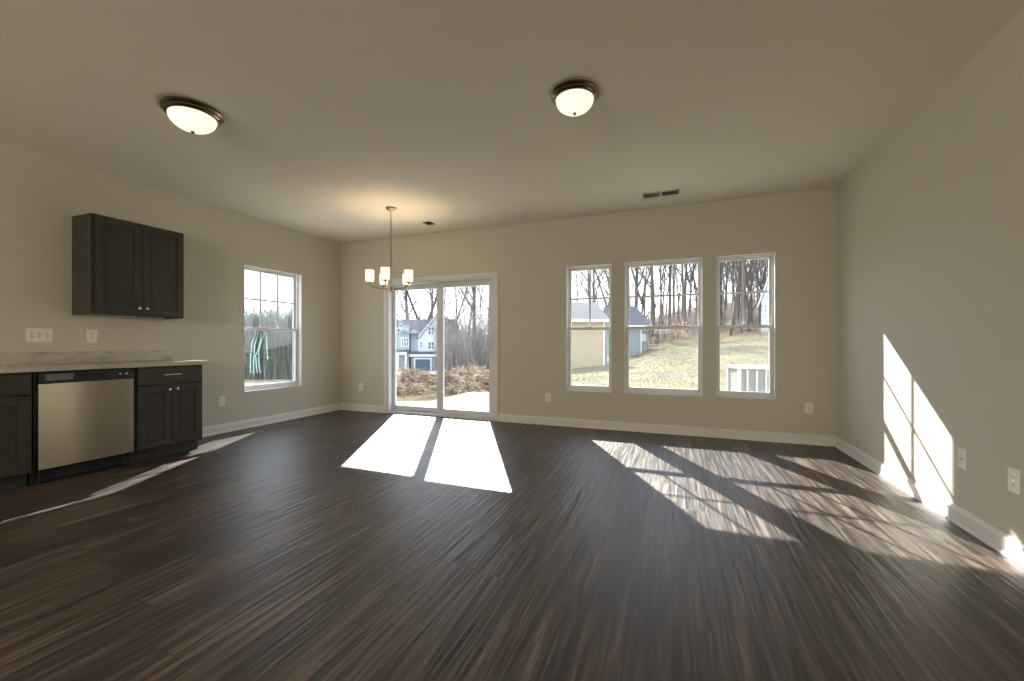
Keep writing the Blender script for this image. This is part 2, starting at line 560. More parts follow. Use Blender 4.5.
# ------------------------------------------------------------------ windows
def make_window(name, loc, rz, wd, ht, cols, label, screen=True):
    r = tag(empty(name, loc, rz), label, 'window', kind='structure')
    h = wd / 2
    MB().ring(-h, h, 0, ht, -.003, .060, .005).build('jamb_liner', M['trim'], r)
    fr = MB().ring(-h + .005, h - .005, .005, ht - .005, .060, .148, .015).build('window_frame', M['vinyl'], r, bevel=.003)
    x0, x1, z0, z1 = -h + .020, h - .020, .020, ht - .020
    mid = ht * .5
    s = .026
    up = MB().ring(x0, x1, mid - .018, z1, .100, .130, s, s, .036, s).build('upper_sash', M['vinyl'], r, bevel=.003)
    gx0, gx1, gz0, gz1 = x0 + s, x1 - s, mid + .018, z1 - s
    MB().box(gx0 - .006, gx1 + .006, .112, .116, gz0 - .006, gz1 + .006).build('pane', M['glass'], up)
    g = MB()
    for k in range(1, cols):
        x = gx0 + (gx1 - gx0) * k / cols
        g.box(x - .011, x + .011, .107, .1115, gz0, gz1)
    zc = (gz0 + gz1) / 2
    g.box(gx0, gx1, .1065, .111, zc - .011, zc + .011)
    g.build('muntin_grille', M['vinylglide'], up)
    lo = MB().ring(x0, x1, z0, mid + .018, .064, .094, s, s, .05, .036).build('lower_sash', M['vinyl'], r, bevel=.003)
    MB().box(gx0 - .006, gx1 + .006, .077, .081, z0 + .044, mid - .012).build('pane', M['glass'], lo)
    k = MB()
    for xx in ([0] if wd < .7 else [-.16, .16]):
        k.box(xx - .028, xx + .028, .066, .090, mid + .018, mid + .026)
        k.tube([(xx - .01, .078, mid + .026), (xx - .01, .078, mid + .034), (xx + .022, .069, mid + .036)], .006, 6)
    k.build('sash_lock', M['vinyl'], lo)
    if screen:
        sc = MB().ring(x0, x1, z0, mid, .136, .143, .014).build('screen_frame', M['vinyl'], r)
        q = MB()
        q.add([(x0 + .012, .1395, z0 + .012), (x1 - .012, .1395, z0 + .012), (x1 - .012, .1395, mid - .012), (x0 + .012, .1395, mid - .012)], [(0, 1, 2, 3)])
        q.build('insect_screen', M['screen'], sc)
    return r


names = ['narrow white window, nearest the glass door, of the back wall trio', 'wide middle window of the three on the back wall', 'narrow white window of the back wall trio, nearest the right wall']
for k, (h, c, l) in enumerate(zip(WIN_B, (2, 3, 2), names)):
    make_window('window_%d' % (k + 1), ((h[0] + h[1]) / 2, YB, h[2]), 0, h[1] - h[0], h[3] - h[2], c, l)
make_window('window_4', (XL, (WIN_L[0] + WIN_L[1]) / 2, WIN_L[2]), PI / 2, WIN_L[1] - WIN_L[0], WIN_L[3] - WIN_L[2], 3, 'lone six-over-one window on the left wall past the kitchen')
for k, (h, l) in enumerate(zip(WIN_FILL, ('short added fill window in the left wall behind the viewer', 'added left wall fill window behind the viewer, nearer of two tall ones', 'added left wall fill window behind the viewer, farther of two tall ones'))):
    make_window('window_%d' % (k + 5), (XL, (h[0] + h[1]) / 2, h[2]), PI / 2, h[1] - h[0], h[3] - h[2], 3, l, False)

# front entry door with three small lights
h = FWIN[0]
r = tag(empty('door_2', ((h[0] + h[1]) / 2, YF, 0), PI), 'entry door with three small panes at the far end of the house', 'door', kind='structure')
b = wall_holes('door_leaf', -.42, .42, .012, 2.02, [(-.30 + k * .21, -.12 + k * .21, 1.52, 1.84) for k in range(3)], .045)
b.build('door_leaf', M['trim'], r, loc=(0, .05, 0))
MB().ring(-.45, .45, -.0, 2.05, -.003, .148, .028, b=.03).build('door_frame', M['trim'], r)
g = MB()
for k in range(3):
    g.box(-.30 + k * .21, -.12 + k * .21, .07, .074, 1.52, 1.84)
g.build('pane', M['glass'], r)
MB().lathe([(.0, -.06), (.026, -.05), (.028, -.03), (.012, -.02), (.012, 0), (.03, 0), (.03, .012), (0, .012)], (-.36, .04, .96), 16, 'y').build('door_knob', M['knob'], r, smooth=True)

# ------------------------------------------------------------------ sliding glass door
dw = DOOR[1] - DOOR[0]
r = tag(empty('door_1', ((DOOR[0] + DOOR[1]) / 2, YB, 0)), 'white two-panel sliding glass patio door with trim', 'door', kind='structure')
h = dw / 2
c = MB()
for x0, x1 in ((-h - .055, -h + .016), (h - .003, h + .055)):
    c.box(x0, x1, -.016, 0, 0, 2.032)
c.box(-h - .055, h + .055, -.016, 0, 2.032, 2.09)
c.build('casing', M['trim'], r, bevel=.004)
MB().ring(-h, h, 0, 2.035, -.002, .148, .034, .034, .03, .034).build('door_frame', M['vinyl'], r, bevel=.003)
MB().box(-h + .034, h - .034, .055, .115, .030, .038).build('track', M['alum'], r)


def panel(name, x0, x1, y0, y1, sl_, sr_, label):
    z0, z1 = .036, 1.998
    p = MB().ring(x0, x1, z0, z1, y0, y1, sl_, sr_, .080, .072).build(name, M['vinyl'], r, bevel=.003)
    p['label'] = label
    ym = (y0 + y1) / 2
    MB().box(x0 + sl_ - .006, x1 - sr_ + .006, ym - .002, ym + .002, z0 + .072, z1 - .066).build('pane', M['glass'], p)
    return p


panel('door_panel', -h + .034, .005, .095, .135, .046, .085, 'fixed left glass panel')
sp_ = panel('door_panel', -.022, h - .034, .045, .085, .082, .078, 'sliding right glass panel with handle')
hd = MB()
hd.box(h - .098, h - .058, .036, .046, .96, 1.18)
hd.tube([(h - .078, .040, .985), (h - .078, .005, .995), (h - .078, -.004, 1.03), (h - .078, -.004, 1.11), (h - .078, .005, 1.145), (h - .078, .040, 1.155)], .009, 8)
hd.build('handle', M['vinyl'], sp_, smooth=True)

# ------------------------------------------------------------------ kitchen run (local: x out from the wall is +X in the room)
def shaker(x, y0, y1, z0, z1, name, parent, st=.058):
    """door slab facing +X: frame, recessed panel"""
    b = MB()
    t, rc = .020, .013
    # ring built in yz: use explicit verts
    o_ = [(y0, z0), (y1, z0), (y1, z1), (y0, z1)]
    i_ = [(y0 + st, z0 + st), (y1 - st, z0 + st), (y1 - st, z1 - st), (y0 + st, z1 - st)]
    vs = [(x, p[0], p[1]) for p in o_] + [(x + t, p[0], p[1]) for p in o_] + [(x + t, p[0], p[1]) for p in i_] + [(x + t - rc, p[0], p[1]) for p in i_]
    fs = [(0, 3, 2, 1), (12, 13, 14, 15)]
    for k in range(4):
        n_ = (k + 1) % 4
        fs += [(k, n_, 4 + n_, 4 + k), (4 + k, 4 + n_, 8 + n_, 8 + k), (8 + k, 8 + n_, 12 + n_, 12 + k)]
    b.add(vs, fs)
    return b.build(name, M['cab'], parent, bevel=.0015)


def knob(parent, x, y, z):
    return MB().lathe([(0.006, 0), (.006, .012), (.010, .015), (.0145, .020), (.0145, .025), (.010, .029), (0, .030)], (x, y, z), 16, 'x').build('knob', M['knob'], parent, smooth=True)


# upper cabinet
UY0, UY1, UZ0, UZ1, UX = 2.053, 2.800, 1.350, 2.248, .305
r = tag(empty('upper_cabinet', (XL, 0, 0)), 'dark grey two-door upper cabinet hung on the left wall', 'cabinet')
b = MB()
b.box(0.001, UX, UY0, UY0 + .018, UZ0, UZ1)
b.box(0.001, UX, UY1 - .018, UY1, UZ0, UZ1)
b.box(0.001, UX, UY0 + .018, UY1 - .018, UZ1 - .018, UZ1)
b.box(0.001, .010, UY0 + .018, UY1 - .018, UZ0 + .012, UZ1 - .018)
b.build('body', M['cab'], r)
MB().box(.010, UX - .02, UY0 + .018, UY1 - .018, UZ0 + .012, UZ0 + .028).build('bottom_panel', M['cabin_wood'], r)
MB().box(UX - .02, UX - .0005, UY0 + .0182, UY0 + .036, UZ0 + .0402, UZ1 - .0582).build('stile', M['cab'], r)
MB().box(UX - .02, UX - .0005, UY0 + .018, UY1 - .018, UZ0, UZ0 + .04).build('bottom_rail', M['cab'], r)
MB().box(UX - .02, UX - .0005, UY0 + .018, UY1 - .018, UZ1 - .058, UZ1 - .018).build('top_rail', M['cab'], r)
for s, (a, c_) in enumerate(((UY0 + .028, (UY0 + UY1) / 2 - .0025), ((UY0 + UY1) / 2 + .0025, UY1 - .008))):
    d = shaker(UX, a, c_, UZ0 + .022, UZ1 - .012, 'door', r)
    knob(d, UX + .02, c_ - .029 if s == 0 else a + .029, UZ0 + .075)

# base cabinets
BX = .600


def base_cabinet(name, y0, y1, label, sink=False):
    r = tag(empty(name, (XL, 0, 0)), label, 'cabinet')
    b = MB()
    b.box(.001, BX, y0, y0 + .018, .105, .872)
    b.box(.001, BX, y1 - .018, y1, .105, .872)
    b.box(.001, BX, y0 + .018, y1 - .018, .105, .123)
    b.box(.001, .012, y0 + .018, y1 - .018, .123, .872)
    b.box(BX - .02, BX, y0 + .018, y1 - .018, .123, .150)
    b.box(BX - .02, BX, y0 + .018, y1 - .018, .66, .705)
    b.box(BX - .02, BX, y0 + .018, y1 - .018, .845, .872)
    b.box(BX - .02, BX, y0 + .018, y0 + .05, .150, .845)
    b.box(BX - .02, BX, y1 - .05, y1 - .018, .150, .845)
    b.build('body', M['cab'], r)
    MB().box(.001, BX - .075, y0, y1, 0, .1045).build('toe_kick', M['cab'], r)
    a0, a1 = y0 + .022, y1 - .012
    b = MB().box(BX + .0003, BX + .020, a0, a1, .705, .858)
    dr = b.build('false_front' if sink else 'drawer', M['cab'], r, bevel=.004)
    if not sink:
        yc, zc = (a0 + a1) / 2 - .005, .79
        hh = MB()
        hh.tube([(BX + .020, yc - .064, zc), (BX + .040, yc - .064, zc)], .005, 8)
        hh.tube([(BX + .020, yc + .064, zc), (BX + .040, yc + .064, zc)], .005, 8)
        hh.tube([(BX + .042, yc - .075, zc), (BX + .042, yc + .075, zc)], .0065, 10)
        hh.build('handle', M['knob'], dr, smooth=True)
    ym = (a0 + a1) / 2
    for s, (p, q_) in enumerate(((a0, ym - .002), (ym + .002, a1))):
        d = shaker(BX + .0003, p, q_, .122, .688, 'door', r)
        if not sink or s == 0:
            knob(d, BX + .02, q_ - .03 if s == 0 else p + .03, .648)
        else:
            knob(d, BX + .02, p + .03, .648)
    return r


base_cabinet('base_cabinet', 2.225, 2.805, 'dark grey base cabinet with drawer at the counter end, right of the dishwasher')
base_cabinet('sink_cabinet', .80, 1.590, 'dark grey base cabinet under the sink, cut by the left picture edge', True)

# dishwasher
DY0, DY1 = 1.612, 2.216
r = tag(empty('dishwasher', (XL, 0, 0)), 'built-in dishwasher with plain stainless steel front', 'dishwasher')
MB().box(.03, BX - .005, 1.600, 2.2185, .115, .866).build('body', M['black'], r)
# gently bowed steel front
b = MB()
vs, fs = [], []
nn = 16
for k in range(nn + 1):
    y = DY0 + .004 + (DY1 - DY0 - .008) * k / nn
    tt = k / nn
    bow = .002 * (1 - (2 * tt - 1) ** 2)
    for x in (BX - .004, BX + .022 + bow):
        for z in (.122, .776):
            vs.append((x, y, z))
for k in range(nn):
    a = 4 * k
    fs += [(a, a + 1, a + 5, a + 4), (a + 2, a + 6, a + 7, a + 3), (a, a + 4, a + 6, a + 2), (a + 1, a + 3, a + 7, a + 5)]
fs += [(0, 2, 3, 1), (4 * nn, 4 * nn + 1, 4 * nn + 3, 4 * nn + 2)]
b.add(vs, fs)
b.build('front_panel', M['steel'], r, smooth=True)
cp = MB().box(BX - .004, BX + .024, DY0 + .004, DY1 - .004, .782, .862).build('control_panel', M['black'], r, bevel=.004)
MB().box(BX + .0235, BX + .0275, DY0 + .22, DY1 - .20, .805, .845).build('handle_recess', M['blackmatte'], cp, bevel=.003)
MB().box(BX + .024, BX + .0255, DY0 + .04, DY0 + .20, .800, .850).build('badge_strip', mat('grey_label', (.16, .16, .165), .4), cp)
for yy in (.50, .545):
    MB().lathe([(.009, 0), (.009, .006), (.006, .008), (0, .008)], (BX + .024, DY0 + yy, .823), 14, 'x').build('button', M['knob'], cp, smooth=True)
MB().box(BX - .075, BX - .06, 1.600, 2.2185, .012, .1145).build('kick_plate', M['blackmatte'], r)
for yy in (DY0 + .03, DY1 - .035):
    MB().lathe([(.013, 0), (.013, .010), (.006, .012), (.006, .114), (0, .1145)], (BX - .050, yy, 0), 12).build('leg', M['black'], r, smooth=True)

# countertop with sink cut-out and low backsplash
r = tag(empty('countertop', (XL, 0, 0)), 'light stone-look countertop with a low backsplash', 'countertop')
CX, SY0, SY1, SX0, SX1 = .642, .86, 1.545, .12, .565
b = wall_holes('slab', .78, 2.842, .002, CX, [(SY0, SY1, SX0, SX1)], .040)
# local x=y in room, local z = x in room, y = thickness
b.v = [(z, x, .873 + y) for x, y, z in b.v]
b.build('slab', M['counter'], r, bevel=.004)
MB().box(.0015, .021, .78, 2.842, .9135, 1.016).build('backsplash', M['counter'], r, bevel=.002)
r = tag(empty('kitchen_sink', (XL, 0, 0)), 'undermount steel sink set in the counter at the left edge', 'sink')
s = MB()
for x0, x1, y0, y1, z0, z1 in ((SX0 - .02, SX1 + .02, SY0 - .02, SY0 - .001, .69, .872), (SX0 - .02, SX1 + .02, SY1 + .001, SY1 + .02, .69, .872), (SX0 - .02, SX0 - .001, SY0, SY1, .69, .872), (SX1 + .001, SX1 + .02, SY0, SY1, .69, .872), (SX0 - .02, SX1 + .02, SY0 - .02, SY1 + .02, .672, .69)):
    s.box(x0, x1, y0, y1, z0, z1)
s.build('basin', M['steel_in'], r)
MB().lathe([(.042, 0), (.042, .003), (.030, .003), (.026, -.0), (0, -.0)], ((SX0 + SX1) / 2, (SY0 + SY1) / 2, .691), 20).build('drain', M['slot'], r)

# ------------------------------------------------------------------ wall plates
def wall_plate(name, loc, rz, wd, ht, kind, label, cat, group=None):
    """local: x across, y towards the wall, z up; centre at loc"""
    r = tag(empty(name, loc, rz), label, cat, group)
    h, v = wd / 2, ht / 2
    MB().box(-h, h, -.0065, -.0003, -v, v).build('plate', M['plate'], r, bevel=.0025)
    if kind == 'outlet':
        for s in (-1, 1):
            zz = s * .0195
            b = MB()
            b.prism([(-.0165, zz - .010), (-.010, zz - .0145), (.010, zz - .0145), (.0165, zz - .010), (.0165, zz + .010), (.010, zz + .0145), (-.010, zz + .0145), (-.0165, zz + .010)], -.0085, -.006)
            rc = b.build('receptacle', M['plate'], r)
            k = MB()
            k.box(-.0075, -.0050, -.0092, -.0084, zz - .001, zz + .008)
            k.box(.0050, .0075, -.0092, -.0084, zz - .001, zz + .007)
            k.lathe([(0, 0), (.0028, 0), (.0028, .0008), (0, .0008)], (0, -.0092, zz - .007), 10, 'y')
            k.build('slot', M['slot'], rc)
        MB().lathe([(0, 0), (.003, 0), (.003, .001), (0, .001)], (0, -.0075, 0), 10, 'y').build('screw', M['knob'], r)
    elif kind == 'switches':
        for x in (-.046, 0, .046):
            b = MB()
            b.box(x - .005, x + .005, -.0075, -.006, -.012, .012)
            b.prism([(x - .004, -.006), (x + .004, -.006), (x + .004, .009), (x - .004, .009)], -.016, -.007)
            tg = b.build('toggle', M['plate'], r)
            MB().box(x - .0075, x + .0075, -.0072, -.0066, -.0145, .0145).build('toggle_slot', M['slot'], r)
            for s in (-1, 1):
                MB().lathe([(0, 0), (.003, 0), (.003, .001), (0, .001)], (x, -.0075, s * .030), 10, 'y').build('screw', M['knob'], r)
    elif kind == 'cable':
        MB().lathe([(.008, 0), (.008, -.004), (.0045, -.004), (.0045, -.012), (0, -.012)], (0, -.0066, 0), 14, 'y').build('cable_socket', M['knob'], r, smooth=True)
    return r


RZL, RZR = PI / 2, -PI / 2
wall_plate('light_switch', (XL, 1.844, 1.160), RZL, .165, .117, 'switches', 'three-gang white switch plate over the counter', 'light switch')
wall_plate('wall_outlet', (XL, 2.192, 1.160), RZL, .080, .117, 'outlet', 'outlet plate on the left wall above the dishwasher and counter', 'outlet')
wall_plate('wall_outlet', (XL, 3.397, .388), RZL, .076, .117, 'outlet', 'low outlet on the left wall between base cabinet and window', 'outlet')
wall_plate('wall_outlet', (-4.715, YB, .388), 0, .076, .117, 'outlet', 'low outlet in the far corner, left of the glass door', 'outlet')
wall_plate('wall_outlet', (-1.580, YB, .370), 0, .076, .117, 'outlet', 'low outlet between the glass door and the first back window', 'outlet')
wall_plate('wall_outlet', (1.343, YB, .392), 0, .076, .117, 'outlet', 'low outlet on the back wall near the right corner', 'outlet')
wall_plate('cable_plate', (XR, 3.266, .405), RZR, .080, .120, 'cable', 'small plate on the right wall at the edge of the sun patch', 'wall plate')
wall_plate('wall_outlet', (XR, 2.862, .398), RZR, .080, .120, 'outlet', 'outlet on the right wall at the right picture edge', 'outlet')

# ------------------------------------------------------------------ ceiling lights
def ceiling_light(loc, label, k=1.0):
    r = tag(empty('ceiling_light', loc), label, 'ceiling light', 'flush dome ceiling lights')
    sc_ = lambda pr: [(a * k, b_ * k) for a, b_ in pr]
    MB().lathe(sc_([(.150, 0), (.158, -.006), (.160, -.016), (.154, -.022), (.146, -.026), (.146, -.034), (.138, -.042), (.130, -.046), (.122, -.046), (.122, -.030), (0, -.030)]), n=48).build('pan', M['bronze'], r, smooth=True)
    prof = [(.125, -.044)]
    for q in range(1, 11):
        a = q / 10 * PI / 2
        prof.append((.125 * math.cos(a), -.044 - .086 * math.sin(a)))
    prof[-1] = (0.0, -.130)
    MB().lathe(sc_(prof), n=48).build('glass_bowl', M['bowl'], r, smooth=True)
    MB().lathe(sc_([(0, -.126), (.007, -.127), (.010, -.132), (.011, -.138), (.007, -.144), (0, -.146)]), n=16).build('finial', M['bronze'], r, smooth=True)
    return r


ceiling_light((-3.18, 1.905, HC), 'dome ceiling light above the kitchen, left of the other', 1.14)
ceiling_light((-.617, 2.700, HC), 'dome ceiling light near the middle of the room', .99)
ceiling_light((-.470, -2.20, HC), 'dome ceiling light behind the viewer')
ceiling_light((0.0, -6.80, HC), 'dome ceiling light near the front entry door')
ceiling_light((-3.150, -2.20, HC), 'added dome ceiling light behind the viewer on the kitchen side')  # unseen dome, added for extra lamp light

# unseen globe lamps behind the viewer, added to fill the room with light
def fill_globe(loc, label):
    r = tag(empty('fill_lamp', loc), label, 'fill lamp', 'added fill globes behind the viewer')
    ct = HC - loc[2]
    MB().lathe([(0, ct - .03), (.05, ct - .025), (.06, ct - .008), (.06, ct), (0, ct)], n=24).build('canopy', M['nickel'], r, smooth=True)
    MB().tube([(0, 0, .16), (0, 0, ct - .026)], .005, 8).build('stem', M['nickel'], r)
    MB().lathe([(0, .165), (.03, .16), (.035, .12), (.035, .105), (0, .105)], n=20).build('socket', M['nickel'], r, smooth=True)
    MB().lathe([(.036, .118), (.07, .10), (.105, .065), (.122, .02), (.124, -.02), (.110, -.065), (.078, -.10), (.04, -.118), (0, -.124)], n=28).build('globe', M['globe'], r, smooth=True)
    return r


M['globe'] = lamp_glass('fill_globe_glow', (1.0, .87, .70), 108.0)
fill_globe((-2.2, -5.5, 1.58), 'added fill globe farthest behind the viewer')
fill_globe((-3.6, -3.0, 1.58), 'added fill globe behind the viewer, nearest the kitchen wall')
fill_globe((-1.85, -3.0, 1.58), 'added fill globe behind the viewer, between the other two')

# chandelier
CHX, CHY = -3.222, 4.162
r = tag(empty('chandelier', (CHX, CHY, 1.750)), 'five-arm nickel chandelier with frosted cylinder shades', 'chandelier')
ct = HC - 1.750
MB().lathe([(0, ct - .040), (.012, ct - .040), (.030, ct - .030), (.058, ct - .020), (.064, ct - .006), (.064, ct), (0, ct)], n=32).build('canopy', M['nickel'], r, smooth=True)
st = MB()
st.tube([(0, 0, .02), (0, 0, ct - .035)], .0068, 10)
for z in (.40, .74):
    st.lathe([(.0068, z - .012), (.0095, z - .010), (.0095, z + .010), (.0068, z + .012)], n=12)
st.build('stem', M['nickel'], r, smooth=True)
MB().lathe([(0, -.030), (.007, -.028), (.010, -.020), (.007, -.012), (.020, -.004), (.024, .006), (.022, .020), (.010, .030), (0, .032)], n=24).build('hub', M['nickel'], r, smooth=True)
back_dir = math.atan2(-CHY, -CHX)
for k in range(5):
    a = back_dir - math.radians(15) - k * 2 * PI / 5
    ca, sa = math.cos(a), math.sin(a)
    R_ = .245
    pts = []
    for q in range(13):
        s = q / 12
        rr_ = R_ * min(1.0, s * 1.32) if s < .76 else R_
        # flat near the hub, then a quarter sweep up into the cup
        tt = s * PI / 2
        pts.append((ca * R_ * math.sin(tt), sa * R_ * math.sin(tt), .002 + .062 * (1 - math.cos(tt)) ** 1.6))
    ar = MB().tube(pts, .0055, 8).build('arm', M['nickel'], r, smooth=True)
    MB().lathe([(0, .058), (.010, .060), (.020, .066), (.026, .074), (.026, .078), (.012, .079), (0, .079)], (ca * R_, sa * R_, 0), 20).build('shade_cup', M['nickel'], ar, smooth=True)
    MB().lathe([(0, .0795), (.040, .0795), (.046, .084), (.050, .10), (.052, .218), (.049, .218), (.047, .10), (.0, .088)], (ca * R_, sa * R_, 0), 28).build('lamp_shade', M['opal'], r, smooth=True)
    bl = bpy.data.lights.new('bulb', 'POINT')
    bl.energy = 1.7
    bl.color = (1.0, .74, .46)
    bl.shadow_soft_size = .022
    bo = bpy.data.objects.new('bulb', bl)
    COL.objects.link(bo)
    bo.parent = r
    bo.location = (ca * R_, sa * R_, .145)

# ------------------------------------------------------------------ ceiling vents
r = tag(empty('ceiling_vent', (-.145, 4.865, HC)), 'long slotted ceiling register above the back windows', 'vent')
MB().ring(-.185, .185, -.085, .085, 0, .006, .020).build('frame', M['grille'], r)
f = r.children[0]
f.rotation_euler = (PI / 2, 0, 0)
MB().box(-.165, .165, -.050, .050, -.0015, -.0005).build('duct_opening', M['ventdark'], r)
b = MB()
for k in range(7):
    y = -.044 + k * .0147
    b.add([(-.165, y - .004, -.0055), (.165, y - .004, -.0055), (.165, y + .004, -.002), (-.165, y + .004, -.002), (-.165, y - .004, -.0045), (.165, y - .004, -.0045), (.165, y + .004, -.001), (-.165, y + .004, -.001)], [(0, 1, 2, 3), (7, 6, 5, 4), (0, 4, 5, 1), (2, 6, 7, 3), (1, 5, 6, 2), (3, 7, 4, 0)])
b.box(-.012, .012, -.065, .065, -.006, -.0016)
b.build('louver', M['grille'], r)
r = tag(empty('ceiling_vent', (-3.145, 4.875, HC)), 'small square dark ceiling vent near the chandelier', 'vent')
f = MB().ring(-.066, .066, -.082, .082, 0, .006, .010).build('frame', M['grille'], r)
f.rotation_euler = (PI / 2, 0, 0)
MB().box(-.056, .056, -.072, .072, -.0015, -.0005).build('duct_opening', M['ventdark'], r)
b = MB()
for k in range(6):
    y = -.060 + k * .024
    b.box(-.056, .056, y - .002, y + .002, -.005, -.0016)
b.build('louver', M['ventdark'], r)

# ------------------------------------------------------------------ outdoors: terrain
def lerp_tab(tab, u):
    if u <= tab[0][0]:
        return tab[0][1]
    for (a, p), (b_, q_) in zip(tab, tab[1:]):
        if u <= b_:
            t = (u - a) / (b_ - a)
            return p + (q_ - p) * t
    return tab[-1][1]


CREST = [(100, -1.0), (300, -1.0), (400, -1.5), (480, -1.2), (560, -.45), (600, -.15), (632, .05), (665, .80), (697, .98), (720, 1.10), (768, 1.70), (900, 2.6)]
FAR = [(100, -2.0), (300, -2.0), (400, -3.4), (452, -3.2), (520, -1.2), (590, 2.0), (640, 5.0), (700, 7.5), (768, 9.0), (900, 10)]


def ground(x, y):
    d = x * FV.x + y * FV.y
    l_ = x * RV.x + y * RV.y
    dd = max(d, 3.0)
    u = U0 + FPX * l_ / dd
    rr_ = d
    s = min(1, max(0, (rr_ - 9) / 21.0))
    s = s * s * (3 - 2 * s)
    z = -.20 + (lerp_tab(CREST, u) + .20) * s
    t = min(1, max(0, (rr_ - 30) / 40.0))
    z += (lerp_tab(FAR, u) - lerp_tab(CREST, u)) * t
    return z


def terrain(name, d0, d1, nd, u0, u1, nu, m, label, dz=0.0):
    vs, fs = [], []
    for i in range(nd + 1):
        D = d0 * (d1 / d0) ** (i / nd)
        for j in range(nu + 1):
            x, y = spot(u0 + (u1 - u0) * j / nu, D)
            vs.append((x, y, ground(x, y) + dz + random.uniform(-.02, .02) * min(1, D / 20)))
    for i in range(nd):
        for j in range(nu):
            a = i * (nu + 1) + j
            fs.append((a, a + 1, a + nu + 2, a + nu + 1))
    b = MB()
    b.add(vs, fs)
    o = b.build(name, m, smooth=True)
    return tag(o, label, 'ground', kind='structure')


# lawn: everything from the house out to the wood's edge (the flat apron sits well under the house)
b = MB()
GX0, GX1, GY0, GY1 = -26.0, 24.0, YB + TH + .002, 36.0
nx, ny = 96, 56
vs, fs = [], []
for j in range(ny + 1):
    for i in range(nx + 1):
        x = GX0 + (GX1 - GX0) * i / nx
        y = GY0 + (GY1 - GY0) * j / ny
        vs.append((x, y, ground(x, y) + (random.uniform(-.02, .02) if y > 10 else 0)))
for j in range(ny):
    for i in range(nx):
        a = j * (nx + 1) + i
        fs.append((a, a + 1, a + nx + 2, a + nx + 1))
b.add(vs, fs)
tag(b.build('lawn', M['lawn'], smooth=True), 'straw-covered lawn rising to the right behind the house', 'lawn', kind='structure')
b = MB()
vs, fs = [], []
for j in range(21):
    for i in range(21):
        x = -60 + (XL - TH - .002 + 60) * i / 20
        y = -12 + (GY1 + 12) * j / 20
        vs.append((x, y, (ground(x, y) if y > 4 else -.2) - .01))
for j in range(20):
    for i in range(20):
        a = j * 21 + i
        fs.append((a, a + 1, a + 22, a + 21))
b.add(vs, fs)
M['pale'] = noise_mat('pale_gravel', [(.34, .30, .24), (.52, .49, .44)], scale=.6, rough=.95, detail=7)
tag(b.build('side_yard', M['pale'], smooth=True), 'pale bare side yard outside the left window', 'ground', kind='structure')
terrain('woodland_floor', 29.0, 130.0, 30, 60, 1000, 70, M['litter'], 'brown leaf-covered slope under the bare woods', -.02)

# patio slab
b = MB().box(-4.66, -1.6, YB + TH + .004, 9.12, -.22, -.095)
tag(b.build('patio_slab', M['concrete'], bevel=.01), 'white sunlit concrete patio outside the glass door', 'patio', kind='structure')

# ------------------------------------------------------------------ trees
def tree_mesh(seed, H, r0, lean=0.0, fork=False, levels=3, dens=1.0):
    rg = random.Random(seed)
    b = MB()

    def grow(p, d, ln, rad, lev):
        n = {0: 9, 1: 6, 2: 4, 3: 3}[lev]
        sides = {0: 7, 1: 5, 2: 3, 3: 3}[lev]
        pts, rads = [Vector(p)], [rad]
        dd = Vector(d).normalized()
        for k in range(n):
            wob = {0: .06, 1: .16, 2: .22, 3: .25}[lev]
            dd = (dd + Vector((rg.uniform(-wob, wob), rg.uniform(-wob, wob), rg.uniform(-wob * .4, wob) + (.05 if lev else 0)))).normalized()
            pts.append(pts[-1] + dd * (ln / n))
            rads.append(max(.006, rad * (1 - .86 * (k + 1) / n)))
        b.tube(pts, rads, sides, cap=False)
        if lev >= levels:
            return
        cnt = {0: int(15 * dens), 1: 6, 2: 4}[lev]
        lo = {0: .28, 1: .22, 2: .25}[lev]
        for c in range(cnt):
            f = lo + (1 - lo) * (c + rg.random()) / cnt
            f = min(.98, f)
            ii = min(n - 1, int(f * n))
            q = pts[ii].lerp(pts[ii + 1], f * n - ii)
            az = rg.uniform(0, 2 * PI) if lev == 0 else rg.uniform(-PI, PI)
            ax = (pts[ii + 1] - pts[ii]).normalized()
            o_ = ax.orthogonal().normalized()
            o_.rotate(Matrix.Rotation(az, 3, ax))
            spread = rg.uniform(.45, .95) if lev == 0 else rg.uniform(.5, 1.0)
            nd = (ax * math.cos(spread) + o_ * math.sin(spread))
            grow(q, nd, ln * rg.uniform(.30, .46) * (1.15 - .55 * f), rads[ii] * rg.uniform(.42, .62), lev + 1)
    if fork:
        grow((0, 0, -.4), (lean, 0, 1), H * .45, r0, 0)
        grow((lean * H * .2, 0, H * .26), (lean + .28, .1, 1), H * .75, r0 * .72, 0)
        grow((lean * H * .2, 0, H * .24), (lean - .30, -.1, 1), H * .72, r0 * .66, 0)
    else:
        grow((0, 0, -.4), (lean, 0, 1), H, r0, 0)
    me = bpy.data.meshes.new('bare_tree')
    me.from_pydata(b.v, [], b.f)
    for p in me.polygons:
        p.use_smooth = True
    return me


KIND = {}
specs = {'slim': (11, 12.5,   .065, .02, False, .9), 'tall': (12, 15.0, .10, .0, False, 1.1), 'forked': (13, 12.5, .12, .0, True, .8),
         'leaning': (14, 12.0, .08, .22, False, .9), 'bushy': (15, 10.0, .08, .03, False, 1.7), 'thick': (16, 15.0, .17, .02, False, 1.0), 'polelike': (17, 13.0, .055, -.03, False, .55)}
for k, (sd, H, r0, ln, fk, dn) in specs.items():
    KIND[k] = tree_mesh(sd, H, r0, ln, fk, 3, dn)
    KIND[k].materials.append(M['bark'])
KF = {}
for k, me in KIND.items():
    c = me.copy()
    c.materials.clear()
    c.materials.append(M['barkhaze'])
    KF[k] = c


